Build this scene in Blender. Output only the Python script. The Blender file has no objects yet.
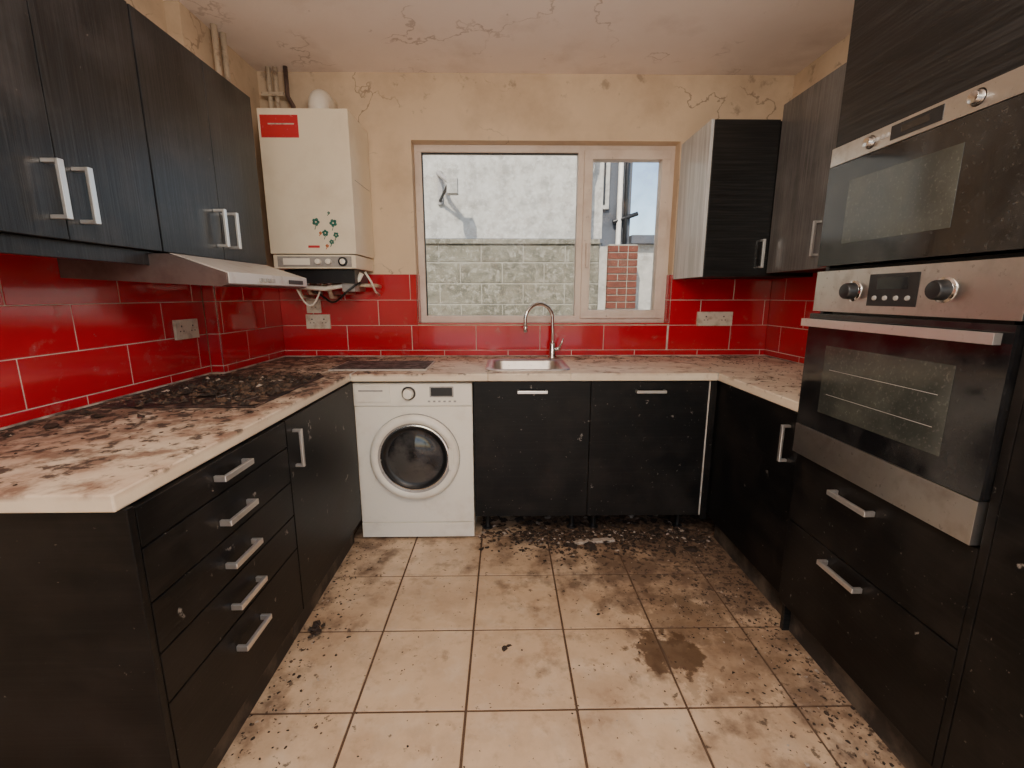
import bpy, bmesh, math, random
from mathutils import Vector, Matrix
random.seed(7)
S = bpy.context.scene
COL = S.collection

# ------------------------------------------------------------------ materials
def mat(name, base, rough=0.5, metal=0.0, layers=(), bump=0.0, bump_scale=40, stretch=(1,1,1), coat=0.0, spec=0.5, grain=None, extra=None):
    m = bpy.data.materials.new(name); m.use_nodes = True
    nt = m.node_tree; N = nt.nodes; L = nt.links
    bs = N['Principled BSDF']
    bs.inputs['Roughness'].default_value = rough
    bs.inputs['Metallic'].default_value = metal
    bs.inputs['Coat Weight'].default_value = coat
    bs.inputs['Specular IOR Level'].default_value = spec
    geo = N.new('ShaderNodeNewGeometry')
    rgb = N.new('ShaderNodeRGB'); rgb.outputs[0].default_value = (*base, 1)
    cur = rgb.outputs[0]
    rv = N.new('ShaderNodeValue'); rv.outputs[0].default_value = rough; curR = rv.outputs[0]
    def noise(scale, detail, st, off=0):
        nz = N.new('ShaderNodeTexNoise'); nz.inputs['Scale'].default_value = scale
        nz.inputs['Detail'].default_value = detail
        nz.inputs['Roughness'].default_value = 0.62
        mp = N.new('ShaderNodeMapping'); mp.inputs['Scale'].default_value = st
        mp.inputs['Location'].default_value = (off*3.1, off*1.7, off*2.3)
        L.new(geo.outputs['Position'], mp.inputs['Vector']); L.new(mp.outputs[0], nz.inputs['Vector'])
        return nz.outputs['Fac']
    def mixc(f, c):
        nonlocal cur
        mx = N.new('ShaderNodeMix'); mx.data_type = 'RGBA'
        L.new(f, mx.inputs[0]); L.new(cur, mx.inputs[6])
        mx.inputs[7].default_value = (*c, 1); cur = mx.outputs[2]
    def mixr(f, r):
        nonlocal curR
        mx = N.new('ShaderNodeMix'); L.new(f, mx.inputs[0]); L.new(curR, mx.inputs[2]); mx.inputs[3].default_value = r
        curR = mx.outputs[0]
    def mathn(op, a, b):
        n = N.new('ShaderNodeMath'); n.operation = op
        for i, v in enumerate((a, b)):
            if isinstance(v, (int, float)): n.inputs[i].default_value = v
            else: L.new(v, n.inputs[i])
        return n.outputs[0]
    def rng(v, lo, hi, mxv=1.0):
        r = N.new('ShaderNodeMapRange'); L.new(v, r.inputs[0])
        r.inputs[1].default_value = lo; r.inputs[2].default_value = hi
        r.inputs[3].default_value = 0; r.inputs[4].default_value = mxv
        return r.outputs[0]
    if extra: 
        r = extra(N, L, geo, mathn, rng, noise)
        for f, c, rr in r.get('pre', []):
            mixc(f, c)
            if rr is not None: mixr(f, rr)
    k = 1
    for ly in layers:
        c, sc, lo, hi, amt = ly[:5]
        st = ly[5] if len(ly) > 5 and ly[5] else (1,1,1)
        rr = ly[6] if len(ly) > 6 else None
        f = rng(noise(sc, 8, st, k), lo, hi, amt); k += 1
        mixc(f, c)
        if rr is not None: mixr(f, rr)
    if extra:
        for f, c, rr in r.get('post', []):
            mixc(f, c)
            if rr is not None: mixr(f, rr)
    L.new(cur, bs.inputs['Base Color']); L.new(curR, bs.inputs['Roughness'])
    if bump > 0:
        bp = N.new('ShaderNodeBump'); bp.inputs['Strength'].default_value = bump; bp.inputs['Distance'].default_value = 0.01
        L.new(noise(bump_scale, 6, stretch), bp.inputs['Height']); L.new(bp.outputs[0], bs.inputs['Normal'])
    return m

M = {}
def crack(N, L, geo, mathn, rng, noise, scale, width, seed, lo=0.52, hi=0.60, amt=0.6):
    v = N.new('ShaderNodeTexVoronoi'); v.feature = 'DISTANCE_TO_EDGE'; v.inputs['Scale'].default_value = scale
    # wobble the coordinates so the cracks wander
    nz = N.new('ShaderNodeTexNoise'); nz.inputs['Scale'].default_value = 7; nz.inputs['Detail'].default_value = 5
    L.new(geo.outputs['Position'], nz.inputs['Vector'])
    vm = N.new('ShaderNodeVectorMath'); vm.operation = 'MULTIPLY_ADD'; vm.inputs[1].default_value = (0.35,0.35,0.35)
    L.new(nz.outputs['Color'], vm.inputs[0]); L.new(geo.outputs['Position'], vm.inputs[2]); L.new(vm.outputs[0], v.inputs['Vector'])
    c = rng(v.outputs['Distance'], width, width*0.3, 1.0)
    return mathn('MULTIPLY', c, rng(noise(1.9, 4, (1,1,1), seed), lo, hi, amt))
def wall_extra(N, L, geo, mathn, rng, noise):
    sep = N.new('ShaderNodeSeparateXYZ'); L.new(geo.outputs['Position'], sep.inputs[0])
    X, Y, Z = sep.outputs
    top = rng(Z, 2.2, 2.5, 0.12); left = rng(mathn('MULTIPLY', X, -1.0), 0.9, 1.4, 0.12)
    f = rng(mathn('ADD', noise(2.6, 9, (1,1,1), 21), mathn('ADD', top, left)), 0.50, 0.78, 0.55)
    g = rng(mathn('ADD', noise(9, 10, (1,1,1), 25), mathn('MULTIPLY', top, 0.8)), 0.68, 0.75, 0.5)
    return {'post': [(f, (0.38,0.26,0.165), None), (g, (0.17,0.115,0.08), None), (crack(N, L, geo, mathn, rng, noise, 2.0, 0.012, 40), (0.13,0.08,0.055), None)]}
M['wall'] = mat('painted_wall', (0.72,0.56,0.39), 0.75, layers=[((0.58,0.43,0.285),1.3,0.45,0.7,0.6)], bump=0.2, bump_scale=40, extra=wall_extra)
def ceil_extra(N, L, geo, mathn, rng, noise):
    sep = N.new('ShaderNodeSeparateXYZ'); L.new(geo.outputs['Position'], sep.inputs[0])
    X, Y, Z = sep.outputs
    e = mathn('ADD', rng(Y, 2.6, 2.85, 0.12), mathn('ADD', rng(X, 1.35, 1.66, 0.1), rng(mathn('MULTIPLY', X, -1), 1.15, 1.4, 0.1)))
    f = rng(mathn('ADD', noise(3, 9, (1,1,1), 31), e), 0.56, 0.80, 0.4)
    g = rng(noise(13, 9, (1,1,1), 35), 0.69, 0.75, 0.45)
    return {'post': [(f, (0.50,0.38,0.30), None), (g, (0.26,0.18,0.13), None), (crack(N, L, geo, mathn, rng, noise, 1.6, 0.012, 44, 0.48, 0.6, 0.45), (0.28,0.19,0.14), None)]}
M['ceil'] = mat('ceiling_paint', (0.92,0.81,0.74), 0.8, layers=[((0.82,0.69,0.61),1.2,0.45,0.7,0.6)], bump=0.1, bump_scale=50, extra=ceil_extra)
M['red'] = mat('red_gloss_tile', (0.50,0.010,0.024), 0.10, coat=0.3, layers=[((0.34,0.006,0.014),2.5,0.4,0.7,0.6),((0.30,0.12,0.10),14,0.60,0.74,0.5,None,0.6),((0.10,0.04,0.03),45,0.68,0.74,0.6,None,0.8)], bump=0.04, bump_scale=12)
M['grout'] = mat('tile_grout', (0.66,0.56,0.50), 0.85, layers=[((0.28,0.16,0.12),6,0.45,0.65,0.6)])
M['seal'] = mat('sealant_strip', (0.60,0.50,0.42), 0.5, layers=[((0.08,0.05,0.04),9,0.45,0.6,0.9)])
M['blackU'] = mat('black_ash_wall_door', (0.007,0.008,0.010), 0.33, spec=0.45, layers=[((0.021,0.022,0.025),1.0,0.45,0.62,0.8,(130,130,3.0)),((0.11,0.10,0.10),5,0.48,0.85,0.38,None,0.5),((0.34,0.30,0.27),50,0.68,0.75,0.4)], bump=0.12, bump_scale=1, stretch=(150,150,4))
M['greyU'] = mat('lit_dusty_ash_door', (0.085,0.079,0.075), 0.30, layers=[((0.16,0.15,0.145),1.0,0.45,0.62,0.8,(120,120,4.0)),((0.26,0.25,0.24),5,0.45,0.8,0.5,None,0.5)], bump=0.12, bump_scale=1, stretch=(120,120,4))  # lit look of these doors painted into the grey, over grain and dust
M['blackT'] = mat('black_ash_tall', (0.006,0.006,0.006), 0.34, spec=0.4, layers=[((0.024,0.023,0.023),1.0,0.45,0.62,0.7,(3,3,130)),((0.22,0.20,0.18),60,0.68,0.76,0.35)], bump=0.12, bump_scale=1, stretch=(4,4,140))
M['blackB'] = mat('black_base_door', (0.0028,0.0028,0.0032), 0.42, spec=0.24, layers=[((0.008,0.0073,0.007),1.0,0.5,0.65,0.7,(3,3,110)),((0.030,0.024,0.020),3.5,0.46,0.78,0.7,None,0.55),((0.38,0.34,0.30),17,0.675,0.71,0.6),((0.30,0.26,0.22),65,0.67,0.73,0.55)], bump=0.06, bump_scale=1, stretch=(4,4,110))
M['carc'] = mat('carcass_board', (0.008,0.008,0.008), 0.6, spec=0.3, layers=[((0.035,0.03,0.025),10,0.5,0.75,0.5)])
M['greyside'] = mat('lit_dirty_grey_panel', (0.62,0.63,0.63), 0.25, layers=[((0.34,0.34,0.34),1.0,0.4,0.62,0.6,(40,40,2)),((0.72,0.72,0.70),20,0.6,0.75,0.5)])  # dirty grey, with reflected window light painted into the pale tone
M['pale'] = mat('pale_edge_strip', (0.55,0.50,0.44), 0.5, layers=[((0.12,0.09,0.07),20,0.55,0.7,0.8)])
M['plinth'] = mat('plinth_board', (0.03,0.024,0.02), 0.6, layers=[((0.26,0.20,0.15),6,0.48,0.72,0.65)])
M['steel'] = mat('brushed_steel', (0.66,0.64,0.61), 0.32, 1.0, layers=[((0.38,0.34,0.30),14,0.48,0.75,0.6,None,0.5),((0.14,0.11,0.09),60,0.62,0.73,0.6,None,0.7)])
M['hoodst'] = mat('hood_steel', (0.22,0.17,0.16), 0.36, 0.8, layers=[((0.11,0.06,0.05),8,0.45,0.7,0.7,None,0.6)])
M['hoodfr'] = mat('hood_front_steel', (0.66,0.62,0.58), 0.4, 0.5, layers=[((0.40,0.30,0.25),14,0.55,0.75,0.6)])
M['handle'] = mat('satin_handle', (0.76,0.73,0.70), 0.28, 0.85, layers=[((0.4,0.33,0.28),40,0.58,0.72,0.4)])
M['chrome'] = mat('chrome', (0.72,0.70,0.68), 0.15, 1.0, layers=[((0.3,0.25,0.2),40,0.55,0.7,0.5,None,0.5)])
M['glassblk'] = mat('black_glass', (0.006,0.006,0.007), 0.07, layers=[((0.05,0.047,0.044),7,0.42,0.80,0.7,None,0.35),((0.17,0.16,0.145),130,0.58,0.78,0.26,None,0.6)], spec=0.7)
M['glasswin'] = mat('oven_window_glass', (0.034,0.036,0.031), 0.10, layers=[((0.085,0.088,0.072),6,0.4,0.75,0.7,None,0.35),((0.26,0.25,0.22),120,0.56,0.78,0.32,None,0.6)], spec=0.7)
M['hob'] = mat('hob_glass', (0.020,0.013,0.011), 0.5, layers=[((0.085,0.045,0.033),6,0.42,0.60,0.85,None,0.8),((0.26,0.16,0.11),12,0.57,0.67,0.7,None,0.85),((0.012,0.008,0.007),24,0.53,0.63,0.85,None,0.7)], bump=0.5, bump_scale=35)
M['white'] = mat('appliance_white', (0.86,0.81,0.71), 0.35, layers=[((0.62,0.53,0.42),8,0.50,0.75,0.5),((0.20,0.14,0.10),60,0.69,0.76,0.6)])
M['boiler'] = mat('boiler_casing', (0.82,0.73,0.57), 0.42, layers=[((0.62,0.50,0.36),4,0.5,0.75,0.5),((0.18,0.12,0.08),60,0.70,0.76,0.5)])
M['lgrey'] = mat('grey_plastic', (0.35,0.33,0.31), 0.4, layers=[((0.15,0.12,0.1),30,0.5,0.7,0.5)])
M['dark'] = mat('dark_plastic', (0.010,0.010,0.011), 0.35, layers=[((0.06,0.055,0.05),40,0.55,0.75,0.4)])
M['darkglass'] = mat('drum_glass', (0.012,0.012,0.013), 0.06, layers=[((0.12,0.11,0.10),5,0.5,0.66,0.6)])
M['upvc'] = mat('upvc_frame', (0.74,0.63,0.54), 0.4, layers=[((0.48,0.35,0.28),5,0.45,0.7,0.6),((0.14,0.09,0.07),30,0.66,0.74,0.7)])
M['socket'] = mat('socket_plastic', (0.66,0.58,0.48), 0.4, layers=[((0.3,0.2,0.13),25,0.5,0.7,0.7)])
M['redlabel'] = mat('red_label', (0.55,0.02,0.03), 0.5, layers=[((0.6,0.3,0.25),40,0.62,0.7,0.6)])
M['green'] = mat('green_sticker', (0.02,0.16,0.12), 0.5, layers=[((0.01,0.08,0.08),60,0.5,0.6,0.7)])
M['orange'] = mat('orange_sticker', (0.55,0.14,0.02), 0.5, layers=[((0.4,0.08,0.02),60,0.5,0.6,0.5)])
M['flake'] = mat('dark_debris', (0.026,0.016,0.011), 0.8, layers=[((0.09,0.055,0.035),60,0.45,0.7,0.8)])
M['flakeb'] = mat('brown_debris', (0.12,0.070,0.042), 0.8, layers=[((0.05,0.03,0.02),60,0.45,0.7,0.8)])
M['flake2'] = mat('paint_flake', (0.50,0.41,0.33), 0.8, layers=[((0.24,0.17,0.13),60,0.45,0.7,0.8)])
M['copper'] = mat('painted_pipe', (0.55,0.45,0.33), 0.5, layers=[((0.2,0.12,0.08),20,0.5,0.65,0.8)])
M['cork'] = mat('worktop_board', (0.06,0.056,0.054), 0.6, spec=0.25, layers=[((0.20,0.18,0.165),18,0.45,0.58,0.8),((0.02,0.016,0.014),30,0.50,0.60,0.85),((0.42,0.38,0.34),60,0.64,0.72,0.6)])

def wt_extra(N, L, geo, mathn, rng, noise):
    sep = N.new('ShaderNodeSeparateXYZ'); L.new(geo.outputs['Position'], sep.inputs[0])
    X, Y, Z = sep.outputs
    dx = mathn('ABSOLUTE', mathn('ADD', X, 1.10), 0); dy = mathn('ABSOLUTE', mathn('SUBTRACT', Y, 1.90), 0)
    d = mathn('ADD', mathn('MULTIPLY', dx, 0.75), mathn('MULTIPLY', dy, 0.55))
    near = mathn('MAXIMUM', mathn('SUBTRACT', 0.60, mathn('MULTIPLY', d, 0.62)), 0.0)
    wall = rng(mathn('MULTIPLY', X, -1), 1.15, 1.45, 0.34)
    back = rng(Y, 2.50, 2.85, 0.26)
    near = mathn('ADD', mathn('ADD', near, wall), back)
    top = rng(Z, 0.885, 0.899)
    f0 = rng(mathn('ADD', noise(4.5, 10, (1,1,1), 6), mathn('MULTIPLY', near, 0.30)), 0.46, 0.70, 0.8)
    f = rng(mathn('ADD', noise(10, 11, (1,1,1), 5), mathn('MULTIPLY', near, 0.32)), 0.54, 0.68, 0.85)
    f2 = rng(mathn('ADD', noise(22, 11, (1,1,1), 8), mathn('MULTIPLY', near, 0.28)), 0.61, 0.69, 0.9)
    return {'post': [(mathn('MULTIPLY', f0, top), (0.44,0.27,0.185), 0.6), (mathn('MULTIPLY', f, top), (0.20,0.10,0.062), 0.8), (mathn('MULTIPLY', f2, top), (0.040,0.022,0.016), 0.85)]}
M['worktop'] = mat('cream_laminate', (0.78,0.66,0.50), 0.40, layers=[((0.60,0.46,0.33),5,0.4,0.7,0.6),((0.30,0.18,0.11),14,0.66,0.75,0.4)], bump=0.1, bump_scale=50, extra=wt_extra)

def floor_extra(N, L, geo, mathn, rng, noise):
    sep = N.new('ShaderNodeSeparateXYZ'); L.new(geo.outputs['Position'], sep.inputs[0])
    X, Y, Z = sep.outputs
    a = rng(Y, 1.45, 2.32, 0.27)
    b = rng(X, 0.10, 1.12, 0.22)
    c = rng(mathn('MULTIPLY', X, -1.0), 0.40, 0.80, 0.16)
    xr = rng(X, -0.35, 0.25, 1.0)
    m = mathn('ADD', mathn('ADD', mathn('MULTIPLY', a, mathn('ADD', mathn('MULTIPLY', xr, 0.7), 0.3)), b), c)
    g0 = rng(mathn('ADD', noise(4.5, 10, (1,1,1), 13), m), 0.50, 0.80, 0.65)
    g = rng(mathn('ADD', noise(8, 11, (1,1,1), 3), m), 0.62, 0.80, 0.8)
    sp = rng(mathn('ADD', noise(30, 11, (1,1,1), 9), mathn('MULTIPLY', m, 0.38)), 0.645, 0.70, 0.75)
    def spot(cx, cy, rx, ry, seed, amt):
        ex = mathn('DIVIDE', mathn('SUBTRACT', X, cx), rx); ey = mathn('DIVIDE', mathn('SUBTRACT', Y, cy), ry)
        dd = mathn('SQRT', mathn('ADD', mathn('MULTIPLY', ex, ex), mathn('MULTIPLY', ey, ey)), 0)
        v = mathn('SUBTRACT', mathn('ADD', 1.0, mathn('MULTIPLY', mathn('SUBTRACT', noise(16, 7, (1,1,1), seed), 0.5), 3.6)), dd)
        return rng(v, 0.0, 0.25, amt)
    s1 = spot(0.60, 1.43, 0.12, 0.11, 12, 0.85)
    s2 = spot(0.72, 1.60, 0.20, 0.14, 15, 0.6)
    s3 = spot(0.84, 1.42, 0.26, 0.22, 18, 0.45)
    return {'post': [(g0, (0.32,0.19,0.11), 0.55), (g, (0.115,0.064,0.038), 0.75), (sp, (0.040,0.024,0.016), 0.85), (s3, (0.26,0.155,0.085), 0.5), (s2, (0.19,0.115,0.065), 0.5), (s1, (0.10,0.052,0.026), 0.35)]}
M['floor'] = mat('ceramic_floor_tile', (0.74,0.54,0.355), 0.32, layers=[((0.56,0.37,0.22),2.5,0.42,0.7,0.7),((0.80,0.66,0.50),10,0.5,0.7,0.45),((0.38,0.23,0.13),15,0.54,0.70,0.6)], bump=0.06, bump_scale=25, extra=floor_extra)
M['fgrout'] = mat('floor_grout', (0.115,0.064,0.037), 0.9, layers=[((0.2,0.13,0.085),10,0.5,0.7,0.6)])
# exterior
M['render'] = mat('exterior_render', (0.50,0.48,0.43), 0.9, layers=[((0.27,0.26,0.23),5,0.45,0.62,0.7),((0.62,0.60,0.55),18,0.5,0.66,0.6)], bump=1.0, bump_scale=9)
M['block'] = mat('concrete_block', (0.22,0.205,0.155), 0.9, layers=[((0.115,0.108,0.08),9,0.42,0.60,0.8),((0.36,0.34,0.28),22,0.50,0.64,0.75)], bump=1.0, bump_scale=22)
M['mortar'] = mat('mortar', (0.34,0.32,0.265), 0.9, layers=[((0.2,0.19,0.15),9,0.5,0.7,0.5)])
M['brick'] = mat('red_brick', (0.17,0.050,0.030), 0.85, layers=[((0.10,0.034,0.022),12,0.45,0.65,0.7),((0.32,0.18,0.13),30,0.6,0.7,0.5)], bump=0.4)
M['concrete'] = mat('yard_concrete', (0.4,0.39,0.37), 0.9, layers=[((0.25,0.24,0.22),3,0.5,0.7,0.6)])
M['greyext'] = mat('grey_exterior', (0.10,0.11,0.13), 0.8, layers=[((0.05,0.055,0.065),3,0.5,0.7,0.7)])
def glass_mat():
    m = bpy.data.materials.new('window_glass'); m.use_nodes = True
    nt = m.node_tree; N = nt.nodes; L = nt.links
    N.remove(N['Principled BSDF'])
    t = N.new('ShaderNodeBsdfTransparent'); t.inputs[0].default_value = (0.95,0.94,0.92,1)
    g = N.new('ShaderNodeBsdfGlossy'); g.inputs['Roughness'].default_value = 0.12; g.inputs[0].default_value = (0.5,0.5,0.5,1)
    d = N.new('ShaderNodeBsdfDiffuse'); d.inputs[0].default_value = (0.6,0.52,0.45,1)
    f = N.new('ShaderNodeLayerWeight'); f.inputs[0].default_value = 0.12
    mx = N.new('ShaderNodeMixShader'); L.new(f.outputs['Fresnel'], mx.inputs[0]); L.new(t.outputs[0], mx.inputs[1]); L.new(g.outputs[0], mx.inputs[2])
    nz = N.new('ShaderNodeTexNoise'); nz.inputs['Scale'].default_value = 12; nz.inputs['Detail'].default_value = 10
    r = N.new('ShaderNodeMapRange'); r.inputs[1].default_value = 0.50; r.inputs[2].default_value = 0.80; r.inputs[4].default_value = 0.14
    geo = N.new('ShaderNodeNewGeometry'); L.new(geo.outputs['Position'], nz.inputs['Vector']); L.new(nz.outputs['Fac'], r.inputs[0])
    m2 = N.new('ShaderNodeMixShader'); L.new(r.outputs[0], m2.inputs[0]); L.new(mx.outputs[0], m2.inputs[1]); L.new(d.outputs[0], m2.inputs[2])
    L.new(m2.outputs[0], N['Material Output'].inputs[0]); return m
M['glass'] = glass_mat()

# ------------------------------------------------------------------ builder
class B:
    def __init__(s, name, bevel=0.0):
        s.name = name; s.bm = bmesh.new(); s.mats = []; s.bevel = bevel
    def mi(s, m):
        if m not in s.mats: s.mats.append(m)
        return s.mats.index(m)
    def face(s, vs, m, smooth=False):
        try:
            f = s.bm.faces.new(vs); f.material_index = s.mi(m); f.smooth = smooth; return f
        except ValueError: return None
    def box(s, x0, x1, y0, y1, z0, z1, m):
        if x0 > x1: x0, x1 = x1, x0
        if y0 > y1: y0, y1 = y1, y0
        if z0 > z1: z0, z1 = z1, z0
        v = [s.bm.verts.new(p) for p in ((x0,y0,z0),(x1,y0,z0),(x1,y1,z0),(x0,y1,z0),(x0,y0,z1),(x1,y0,z1),(x1,y1,z1),(x0,y1,z1))]
        for q in ((3,2,1,0),(4,5,6,7),(0,1,5,4),(1,2,6,5),(2,3,7,6),(3,0,4,7)): s.face([v[i] for i in q], m)
    def prism(s, pts, axis, lo, hi, m):
        def P(p, t):
            if axis == 'x': return (t, p[0], p[1])
            if axis == 'y': return (p[0], t, p[1])
            return (p[0], p[1], t)
        a = [s.bm.verts.new(P(p, lo)) for p in pts]; b = [s.bm.verts.new(P(p, hi)) for p in pts]
        s.face(a, m); s.face(b[::-1], m)
        n = len(pts)
        for i in range(n): s.face([a[i], b[i], b[(i+1)%n], a[(i+1)%n]], m)
    def lathe(s, prof, c, axis, m, n=40, a0=0):
        ax = Vector(axis).normalized()
        u = ax.orthogonal().normalized(); w = ax.cross(u)
        c = Vector(c); rings = []
        for r, t in prof:
            if r < 1e-6: rings.append([s.bm.verts.new(c + ax*t)])
            else: rings.append([s.bm.verts.new(c + ax*t + (u*math.cos(2*math.pi*i/n) + w*math.sin(2*math.pi*i/n))*r) for i in range(n)])
        for k in range(len(rings)-1):
            A, Bq = rings[k], rings[k+1]; mm = m[k] if isinstance(m, list) else m
            for i in range(n):
                j = (i+1) % n
                if len(A) == 1 and len(Bq) == 1: continue
                if len(A) == 1: s.face([A[0], Bq[i], Bq[j]], mm, True)
                elif len(Bq) == 1: s.face([A[i], Bq[0], A[j]], mm, True)
                else: s.face([A[i], Bq[i], Bq[j], A[j]], mm, True)
    def tube(s, pts, r, m, n=14):
        pts = [Vector(p) for p in pts]; rings = []
        t0 = (pts[1]-pts[0]).normalized(); u = t0.orthogonal().normalized()
        for i, p in enumerate(pts):
            if i == 0: t = t0
            elif i == len(pts)-1: t = (pts[-1]-pts[-2]).normalized()
            else: t = ((pts[i+1]-p).normalized() + (p-pts[i-1]).normalized()).normalized()
            u = (u - t*u.dot(t)).normalized(); w = t.cross(u)
            rr = r[i] if isinstance(r, (list, tuple)) else r
            rings.append([s.bm.verts.new(p + (u*math.cos(2*math.pi*k/n) + w*math.sin(2*math.pi*k/n))*rr) for k in range(n)])
        for a in range(len(rings)-1):
            for k in range(n):
                s.face([rings[a][k], rings[a][(k+1)%n], rings[a+1][(k+1)%n], rings[a+1][k]], m, True)
        s.face(rings[0][::-1], m); s.face(rings[-1], m)
    def rings(s, loops, m, cap=True, smooth=True):
        R = [[s.bm.verts.new(p) for p in lp] for lp in loops]
        n = len(R[0])
        for a in range(len(R)-1):
            mm = m[a] if isinstance(m, list) else m
            for k in range(n): s.face([R[a][k], R[a][(k+1)%n], R[a+1][(k+1)%n], R[a+1][k]], mm, smooth)
        if cap: s.face(R[-1], m[-1] if isinstance(m, list) else m)
    def done(s):
        bmesh.ops.recalc_face_normals(s.bm, faces=s.bm.faces)
        me = bpy.data.meshes.new(s.name)
        xs = [v.co for v in s.bm.verts]
        c = Vector(((min(v.x for v in xs)+max(v.x for v in xs))/2, (min(v.y for v in xs)+max(v.y for v in xs))/2, min(v.z for v in xs)))
        bmesh.ops.translate(s.bm, verts=s.bm.verts, vec=-c)
        s.bm.to_mesh(me); s.bm.free()
        for m in s.mats: me.materials.append(M[m])
        o = bpy.data.objects.new(s.name, me); o.location = c; COL.objects.link(o)
        if s.bevel > 0:
            bv = o.modifiers.new('bevel', 'BEVEL'); bv.width = s.bevel; bv.segments = 2; bv.limit_method = 'ANGLE'; bv.angle_limit = math.radians(50)
        return o

def rrect(x0, x1, y0, y1, r, z, n=6):
    pts = []
    for cx, cy, a in ((x1-r, y1-r, 0), (x0+r, y1-r, 90), (x0+r, y0+r, 180), (x1-r, y0+r, 270)):
        for i in range(n+1):
            t = math.radians(a + 90*i/n); pts.append((cx+r*math.cos(t), cy+r*math.sin(t), z))
    return pts

def handle(b, face, plane, sgn, along, c_other, c0, c1, m='handle', out=0.026, w=0.013):
    def bx(a0, a1, n0, n1, o0, o1):
        r = {along: (a0, a1), face: (plane+sgn*n0, plane+sgn*n1)}
        other = [k for k in 'xyz' if k not in r][0]; r[other] = (o0, o1)
        b.box(*r['x'], *r['y'], *r['z'], m)
    o0, o1 = c_other-w/2, c_other+w/2
    bx(c0, c0+0.010, 0, out, o0, o1); bx(c1-0.010, c1, 0, out, o0, o1)
    bx(c0, c1, out-0.004, out+0.006, o0, o1)

XL, XP, XR, YB, YR, ZC = -1.45, -1.385, 1.66, 2.85, -1.6, 2.51
YP = 2.23
WX0, WX1, WZ0, WZ1 = -0.54, 1.03, 1.105, 2.16

# ------------------------------------------------------------------ shell
b = B('floor', 0.0015)
b.box(XL, XR, YR, YB, -0.12, -0.004, 'fgrout')
T = 0.35; x0g, y0g = -0.126, 1.20
i0 = int((XL-x0g)//T); i1 = int((XR-x0g)//T)+1
j0 = int((YR-y0g)//T); j1 = int((YB-y0g)//T)+1
for i in range(i0, i1):
    for j in range(j0, j1):
        g = 0.0042
        xa, xb = max(XL, x0g+i*T+g), min(XR, x0g+(i+1)*T-g)
        ya, yb = max(YR, y0g+j*T+g), min(YB, y0g+(j+1)*T-g)
        if xb-xa > 0.01 and yb-ya > 0.01: b.box(xa, xb, ya, yb, -0.006, 0.0, 'floor')
b.done()
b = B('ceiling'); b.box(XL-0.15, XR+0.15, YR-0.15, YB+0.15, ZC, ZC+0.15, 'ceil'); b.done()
b = B('wall_left'); b.box(XL-0.15, XL, YR-0.15, YB+0.15, -0.12, ZC, 'wall'); b.box(XL, XP, YP, YB, 0, ZC, 'wall'); b.done()
b = B('wall_right'); b.box(XR, XR+0.15, YR-0.15, YB+0.15, -0.12, ZC, 'wall'); b.done()
b = B('wall_back')
b.box(XL, WX0, YB, YB+0.15, -0.12, ZC, 'wall'); b.box(WX1, XR, YB, YB+0.15, -0.12, ZC, 'wall')
b.box(WX0, WX1, YB, YB+0.15, -0.12, WZ0, 'wall'); b.box(WX0, WX1, YB, YB+0.15, WZ1, ZC, 'wall'); b.done()
b = B('wall_rear')
b.box(XL, -1.2, YR-0.15, YR, -0.12, ZC, 'wall'); b.box(1.3, XR, YR-0.15, YR, -0.12, ZC, 'wall')
b.box(-1.2, 1.3, YR-0.15, YR, 2.25, ZC, 'wall'); b.done()
b = B('door_1', 0.003)
b.box(-1.199, -1.14, YR-0.10, YR-0.04, 0, 2.249, 'upvc'); b.box(1.24, 1.299, YR-0.10, YR-0.04, 0, 2.249, 'upvc')
b.box(-1.14, 1.24, YR-0.10, YR-0.04, 2.19, 2.249, 'upvc'); b.box(0.02, 0.08, YR-0.10, YR-0.04, 0, 2.19, 'upvc'); b.done()

# ------------------------------------------------------------------ splashback tiles
TH, TW = 0.155, 0.40; ZT0 = 0.94; ZW = 0.906
def tiles(b, face, plane, sgn, u0, u1, z0, z1, off=0.0):
    g = 0.003; t = 0.008
    row = 1; z = ZT0-TH
    def bx(ua, ub, za, zb, ta, tb, m):
        if face == 'y': b.box(ua, ub, plane+sgn*ta, plane+sgn*tb, za, zb, m)
        elif face == 'x': b.box(plane+sgn*ta, plane+sgn*tb, ua, ub, za, zb, m)
    bx(u0, u1, z0, z1, 0.0005, t-0.0015, 'grout')
    while z < z1-0.01:
        za, zb = max(z, z0), min(z+TH, z1)
        if zb-za > 0.01:
            s = off + (TW/2 if row % 2 else 0)
            k = math.floor((u0-s)/TW)
            while s+k*TW < u1:
                ua, ub = max(u0, s+k*TW+g/2*1.3), min(u1, s+(k+1)*TW-g/2*1.3)
                if ub-ua > 0.012: bx(ua, ub, za+g/2, zb-g/2, 0.001, t, 'red')
                k += 1
        z += TH; row += 1
ZT = ZT0+3*TH
b = B('tile_splashback', 0.0015)
tiles(b, 'x', XL, 1, 0.60, YP-0.010, ZW, ZT, 0.15)
tiles(b, 'y', YP, -1, XL+0.009, XP, ZW, ZT, 0.3); b.done()
b = B('tile_splashback', 0.0015)
tiles(b, 'x', XP, 1, YP-0.008, YB-0.001, ZW, ZT, 0.05); b.done()
b = B('tile_splashback', 0.0015)
tiles(b, 'y', YB, -1, XP+0.009, WX0, ZW, ZT, 0.22)
tiles(b, 'y', YB, -1, WX0, WX1, ZW, ZT0+TH, 0.22)
tiles(b, 'y', YB, -1, WX1, XR-0.010, ZW, ZT, 0.22)
tiles(b, 'x', WX0, 1, YB-0.007, YB+0.073, WZ0+0.004, ZT, 0.3)
tiles(b, 'x', WX1, -1, YB-0.007, YB+0.073, WZ0+0.004, ZT, 0.3)
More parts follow.
